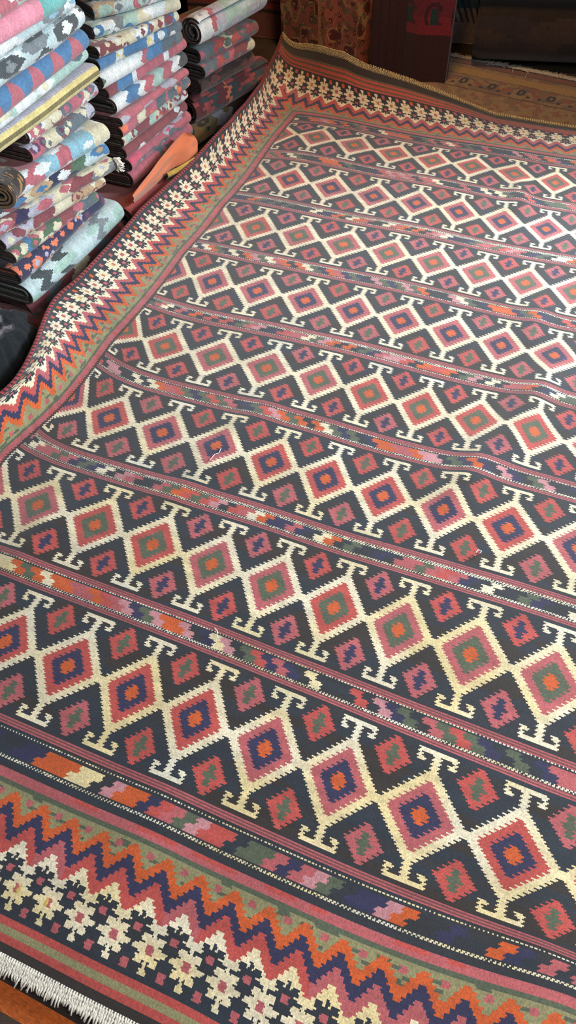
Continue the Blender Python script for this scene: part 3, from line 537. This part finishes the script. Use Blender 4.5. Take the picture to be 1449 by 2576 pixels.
# ---------------- crumpled black textile ----------------
def heap():
    nu_,nv_=120,80; th=np.linspace(0,2*np.pi,nu_); ph=np.linspace(0,1,nv_)
    T,Pq=np.meshgrid(th,ph,indexing='ij')
    r=np.sin(Pq*np.pi/2)**.8; z=np.cos(Pq*np.pi/2)**.8
    sx,sy,h=.135,.205,.19
    cx_,cy_=np.cos(T)+2,np.sin(T)+2
    rid=lambda f,s:1-np.abs(vnoise(cx_*f+Pq*1.7,cy_*f+Pq*2.3,s)*2-1)
    fold=.26*rid(1.6,2)+.16*rid(3.7,5)+.08*rid(8.,9)-.25
    rr=r*(1+fold*np.sin(Pq*np.pi/2)); x=rr*np.cos(T)*sx; y=rr*np.sin(T)*sy
    cr_=.035*(1-np.abs(vnoise(x*16+9,y*9+9,3)*2-1))+.018*(1-np.abs(vnoise(x*38+9,y*30+9,4)*2-1))
    zz=z*h*(1+.5*(vnoise(x*9+9,y*7+9,7)-.5))+cr_*(1-Pq**4)
    a=math.radians(62); X=x*math.sin(a)+y*math.cos(a); Y=-x*math.cos(a)+y*math.sin(a)
    V=np.stack([X,Y,np.maximum(zz,0.0)],-1).reshape(-1,3)
    F=grid_faces(nu_,nv_); cu=((T[:-1,:-1]+T[1:,1:])/2).ravel(); cp=((Pq[:-1,:-1]+Pq[1:,1:])/2).ravel()
    n1=vnoise(cu*3,cp*9,6); c=np.tile(lin((20,24,28)),(len(cu),1))
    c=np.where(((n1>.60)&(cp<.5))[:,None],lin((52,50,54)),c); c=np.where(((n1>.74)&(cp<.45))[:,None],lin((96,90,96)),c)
    c=np.where(((np.abs(cp-.66)<.045)&(np.abs(cu-5.85)<.20))[:,None],lin((176,200,214)),c)
    c=np.where(((np.abs(cp-.2)<.07)&(np.abs(cu-4.4)<.35))[:,None],lin((120,124,70)),c)
    o=mesh_obj('crumpled_textile',V,F,plain_attr,None,c*(.8+.4*hsh(np.floor(cu*60),np.floor(cp*60)))[:,None],np.stack([T.ravel(),Pq.ravel()],-1))
    o.location=(-.985,1.80,FLOOR); tag(o,'black crumpled textile heap with a pale blue stripe at the left edge','textile')
    return o
plain_attr=wool('heap_wool',90,50,.9,.95,.05,.4)
heap()
# ---------------- carpets lying under and behind the kilim ----------------
def slab(name,O,e1,e2,l1,l2,z0,z1,nx,ny,colf,label,cat,seed=0,amp=.002):
    O=np.array(O,float);e1=np.array(e1,float);e2=np.array(e2,float);e1/=np.linalg.norm(e1);e2/=np.linalg.norm(e2)
    U,V=np.meshgrid(np.linspace(0,l1,nx),np.linspace(0,l2,ny),indexing='ij')
    P=O[None,None]+U[...,None]*e1+V[...,None]*e2
    z=z1+(vnoise(U*5,V*5,seed)-.5)*2*amp
    top=np.concatenate([P,z[...,None]],-1).reshape(-1,3); bot=top.copy(); bot[:,2]=z0
    f=grid_faces(nx,ny); n=len(top)
    if np.cross(e1,e2)<0: f=f[:,::-1]
    per=[i*ny for i in range(nx)]+[(nx-1)*ny+j for j in range(1,ny)]+[i*ny+ny-1 for i in range(nx-2,-1,-1)]+[j for j in range(ny-2,0,-1)]
    rim=[[per[k],per[(k+1)%len(per)],n+per[(k+1)%len(per)],n+per[k]] for k in range(len(per))]
    cu=(U[:-1,:-1]+U[1:,1:])/2;cv=(V[:-1,:-1]+V[1:,1:])/2
    c=colf(cu.ravel(),cv.ravel()); cc=np.vstack([c,np.tile(c.mean(0)*.6,(len(rim),1))])
    org=np.array([*(O+e1*l1/2+e2*l2/2),z0])
    root=empty(name,tuple(org)); tag(root,label,cat)
    uv=np.stack([U.ravel(),V.ravel()],-1)
    mesh_obj('pile',np.vstack([top,bot])-org,np.vstack([f,rim]),M_sheet2,root,cc,np.vstack([uv,uv]),smooth=True)
    return root
M_sheet2=wool('carpet_pile',130,400,.6,.9,.3,.25)
def under_col(x,y):   # y: distance from the near end of the big kilim's edge outwards
    seq=[('dbrown',.012),('orange',.036),('brown',.022),('lilac',.004),('plum',.018),('dbrown',.03),('brown',.03),('orange',.04),('dbrown',.04)]
    ed=np.cumsum([w for _,w in seq]); tot=ed[-1]; yy=((y)%tot); i=np.searchsorted(ed,yy)
    cs=np.array([tcol(n) for n,_ in seq]); cs[1]=lin((176,84,26)); cs[7]=lin((150,72,30))
    return cs[np.clip(i,0,len(seq)-1)]*(.85+.3*hsh(np.floor(x*200),np.floor(y*300)))[:,None]
uh=U0/np.linalg.norm(U0); vh=V0/np.linalg.norm(V0)
pE=O0+(-.35)*U0+8.47*V0
slab('striped_carpet',pE+vh*.40,uh,-vh,2.25,3.45,FLOOR,-.012,240,900,lambda x,y:under_col(x,.395-y),'flat carpet with orange and brown stripes lying beneath the big kilim','carpet')
# beige floor carpet behind the kilim
def beige_col(x,y):
    c=np.tile(lin((150,124,84)),(len(x),1)); n=vnoise(x*26,y*26,1); c=np.where((n>.6)[:,None],lin((128,104,78)),c)
    c=np.where((vnoise(x*40,y*40,8)>.68)[:,None],lin((140,92,66)),c)
    c=np.where((y<.05)[:,None],lin((128,78,58)),c)
    c=np.where(((y>.05)&(y<.062))[:,None],lin((96,66,56)),c)
    c=np.where(((y>.10)&(y<.17))[:,None],lin((168,134,74)),c)
    p=(x/.16)%1; k=np.floor(x/.16); yy=(y-.255)/.05
    a=np.abs(p-.5)*2
    wave=np.abs(yy-.9*np.sin(x/.16*np.pi))<.16
    c=np.where((wave&(np.abs(yy)<1.2))[:,None],lin((110,82,72)),c)
    m=(a<.26)&(np.abs(yy)<.75-.9*a)&~((a<.08)&(np.abs(yy)<.3))
    c=np.where(m[:,None],lin((44,46,54)),c)
    m=((np.abs(a-.62)<.12)&(np.abs(yy-.7)<.22)); c=np.where(m[:,None],lin((60,52,54)),c)
    m=(np.abs(a-.85)<.14)&(np.abs(yy)<.3); c=np.where(m[:,None],lin((150,80,54)),c)
    c=np.where(((np.abs(y-.185)<.004)|(np.abs(y-.335)<.004))[:,None],lin((84,62,56)),c)
    return c*(.8+.4*hsh(np.floor(x*220),np.floor(y*220)))[:,None]
f0=np.array([1.03,4.32]); f1=np.array([1.66,3.86]); fd=(f1-f0)/np.linalg.norm(f1-f0); fn=np.array([-fd[1],fd[0]])
if fn[1]>0: fn=-fn
bc=slab('beige_carpet',f0,fd,fn,1.5,.62,FLOOR,-.055,420,130,beige_col,'beige carpet with a dark scrolling border on the floor behind the kilim','carpet')
n_=420; tt=np.linspace(0,1.5,n_)
P0=np.vstack([np.c_[f0+fd*(tt+.002*k)[:,None],np.full(n_,-.052)] for k in (0,1)])
strands('fringe',P0,np.tile(np.array([*(-fn),0.]),(len(P0),1)),.055,.0032,plain('grey_white_warp',(198,192,184),.9,90,.15,.1),bc,9,.4)
# ---------------- carpets hanging at the back ----------------
def hang(name,p,q,h,colf,label,seed,nx=160,nz=220,wav=.02,thick=.012,lean=0.0,fringe=False):
    p=np.array(p,float);q=np.array(q,float);e=(q-p);L=np.linalg.norm(e);e/=L;n=np.array([e[1],-e[0]])
    U,Z=np.meshgrid(np.linspace(0,1,nx),np.linspace(0,1,nz),indexing='ij')
    o=wav*np.sin(U*7+seed)+wav*.6*np.sin(U*13+seed*2)*(1-.4*Z)-lean*Z
    X=p[None,None]+e*(U*L)[...,None]+n*o[...,None]
    top=np.concatenate([X,(FLOOR+.004+Z*h)[...,None]],-1).reshape(-1,3)
    bot=top-np.array([*n,0])*thick; f=grid_faces(nx,nz); N=len(top)
    per=[i*nz for i in range(nx)]+[(nx-1)*nz+j for j in range(1,nz)]+[i*nz+nz-1 for i in range(nx-2,-1,-1)]+[j for j in range(nz-2,0,-1)]
    rim=[[per[k],per[(k+1)%len(per)],N+per[(k+1)%len(per)],N+per[k]] for k in range(len(per))]
    cu=((U[:-1,:-1]+U[1:,1:])/2).ravel();cz=((Z[:-1,:-1]+Z[1:,1:])/2).ravel()
    c=colf(cu*L,cz*h,L,h)*(.82+.36*hsh(np.floor(cu*nx*1.0),np.floor(cz*nz)))[:,None]
    cc=np.vstack([c,c*.6,np.tile(c.mean(0)*.7,(len(rim),1))])
    org=np.array([*((p+q)/2),FLOOR]); uv=np.stack([U.ravel()*L,Z.ravel()*h],-1)
    root=empty(name,tuple(org)); tag(root,label,'carpet',None)
    mesh_obj('pile',np.vstack([top,bot])-org,np.vstack([f,f[:,::-1]+N,rim]),M_sheet2,root,cc,np.vstack([uv,uv]))
    return root
def panel_col(x,z,L,h):
    c=np.tile(lin((138,58,50)),(len(x),1)); zz=z-.16; k=(x%.26)/.26; kz=(zz%.36)/.36
    for a,w_,cl in ((.06,.012,(60,34,32)),(.10,.010,(120,66,52)),(.16,.012,(56,30,30))):
        d=np.minimum(np.minimum(k,1-k)*.26,np.minimum(kz,1-kz)*.36); c=np.where((np.abs(d-a*.4)<w_*.4)[:,None],lin(cl),c)
    c=np.where((zz<0)[:,None],lin((112,66,54)),c); c=np.where((np.abs(zz+.02)<.006)[:,None],lin((54,30,28)),c)
    c=np.where((x>L-.12)[:,None],np.where(((x*80)%2<1)[:,None],lin((112,66,50)),lin((74,40,34))),c)
    return c
def floral_col(x,z,L,h):
    c=np.tile(lin((168,92,76)),(len(x),1)); n=vnoise(x*42,z*42,2); c=np.where((n>.58)[:,None],lin((120,80,62)),c)
    n2=vnoise(x*22+7,z*18,5); ring=np.abs(n2-.62)<.045; c=np.where(ring[:,None],lin((186,140,96)),c); c=np.where((n2>.74)[:,None],lin((92,32,34)),c)
    gx=(x/.055)%1-.5;gz=(z/.06+.5*(np.floor(x/.055)%2))%1-.5; r=np.hypot(gx,gz*1.1); hh=hsh(np.floor(x/.055),np.floor(z/.06))
    c=np.where((r<.22)[:,None],np.where((hh>.5)[:,None],lin((96,36,38)),lin((96,104,76))),c); c=np.where((r<.09)[:,None],lin((180,120,90)),c)
    m=(x<L*.34); c=np.where(m[:,None],c*np.array([.62,.62,.62]),c)
    c=np.where((np.abs(x-L*.35)<.008)[:,None],lin((150,104,70)),c)
    return c
def maroon_col(x,z,L,h):
    c=np.tile(lin((58,26,32)),(len(x),1)); f=(x>L*.44)&(z>.27); c=np.where(f[:,None],lin((104,30,46)),c)
    c=np.where(((z>.225)&(z<.30)&(x>L*.44))[:,None],lin((122,34,44)),c)
    gx=(x/.13)%1-.5;gz=((z-.05)/.17)%1-.5; r=np.hypot(gx,gz); 
    ring=(np.abs(r-.30)<.06)&(np.abs(np.arctan2(gz,gx))>.5); c=np.where((f&ring)[:,None],lin((60,24,38)),c)
    bl=f&(np.abs(gx)<.12)&(np.abs(gz)<.2)&(hsh(np.floor(x/.13),np.floor((z-.05)/.17))>.35); c=np.where(bl[:,None],lin((26,52,50)),c)
    ln_=f&(np.abs(gx-.16)<.03)&(np.abs(gz)<.3); c=np.where(ln_[:,None],lin((72,26,40)),c)
    c=np.where(((x<L*.44)&((x*70)%3<.5))[:,None],lin((42,24,28)),c)
    return c
def blue_col(x,z,L,h):
    c=np.tile(lin((64,120,140)),(len(x),1)); c=np.where((z<.17)[:,None],lin((170,156,160)),c); c=np.where(((z>.10)&(z<.26)&(((x*60+z*30)%2)<.8))[:,None],lin((84,78,92)),c)
    c=np.where((z>.47)[:,None],lin((96,104,104)),c); return c
def on(a,b,t): return (a[0]+(b[0]-a[0])*t,a[1]+(b[1]-a[1])*t)
hang('hanging_carpet',(-.42,4.97),(.30,4.62),1.9,panel_col,'dark red hanging carpet with rectangular panels behind the far stack',1,wav=.010)
hang('hanging_carpet',(.13,4.56),(.70,4.20),1.9,floral_col,'faded pink floral hanging carpet behind the raised kilim corner',2,wav=.016)
hang('hanging_carpet',(.585,4.13),(.965,3.95),1.9,maroon_col,'thick dark maroon hanging carpet touching the floor behind the fringe',3,wav=.012,thick=.05)
hang('hanging_carpet',(.93,4.62),(1.26,4.46),1.9,blue_col,'narrow blue and grey carpet hanging between the maroon one and the dark bundle',4,wav=.01)
# dark bundle at the back right
DSP=dict(base='dbrown',motif=['dbrown2','dbrown3'],mp=.5,mw=.22,mh=.05)
def bundle(A,B,R,z,label,seed,dz=1.0):
    folded('folded_carpet',(A[0],A[1],z),(B[0],B[1],z),R,.36,DSP,label,'folded carpet','dark carpets at the back right',seed,L=3,g=.03,thick=.02,sag=.01)
bundle((1.13,4.10),(2.2,3.80),.150,FLOOR+.175,'large dark brown folded carpet resting on the floor at the back right',81)
bundle((1.10,4.09),(2.2,3.79),.150,FLOOR+.480,'large dark brown folded carpet lying on top of another at the back right',82)

M_lint=plain('white_lint',(236,236,240),.8,200,.05,.1)
def lint(pts,label):
    P=np.array(pts); org=P.mean(0).copy(); 
    def fn(t):
        x=t*(len(P)-1); i=np.clip(x.astype(int),0,len(P)-2); f=x-i; f=f*f*(3-2*f); return (P[i]+(P[i+1]-P[i])*f[:,None])-org
    o=cord('lint_thread',fn,26,.0011,((236,236,240),(220,222,228)),None,.01,M_lint,1.0); o.location=tuple(org); tag(o,label,'thread')
for pts,lb in zip([[(-0.2198, 1.3221, 0.012), (-0.2051, 1.3442, 0.012), (-0.1934, 1.348, 0.012), (-0.1866, 1.3663, 0.012)], [(-0.1951, 0.7771, 0.012), (-0.1882, 0.768, 0.012), (-0.1899, 0.7554, 0.012), (-0.185, 0.7487, 0.012)], [(0.4793, 0.9499, 0.012), (0.4872, 0.958, 0.012), (0.4946, 0.9537, 0.012), (0.4902, 0.9479, 0.012)]],('slanting white lint thread across an orange diamond heart, left of the kilim centre','short crooked white lint thread on the pink stripes, lower middle of the kilim','tiny white curl of lint beside a hooked bar toward the right of the kilim')): lint(pts,lb)
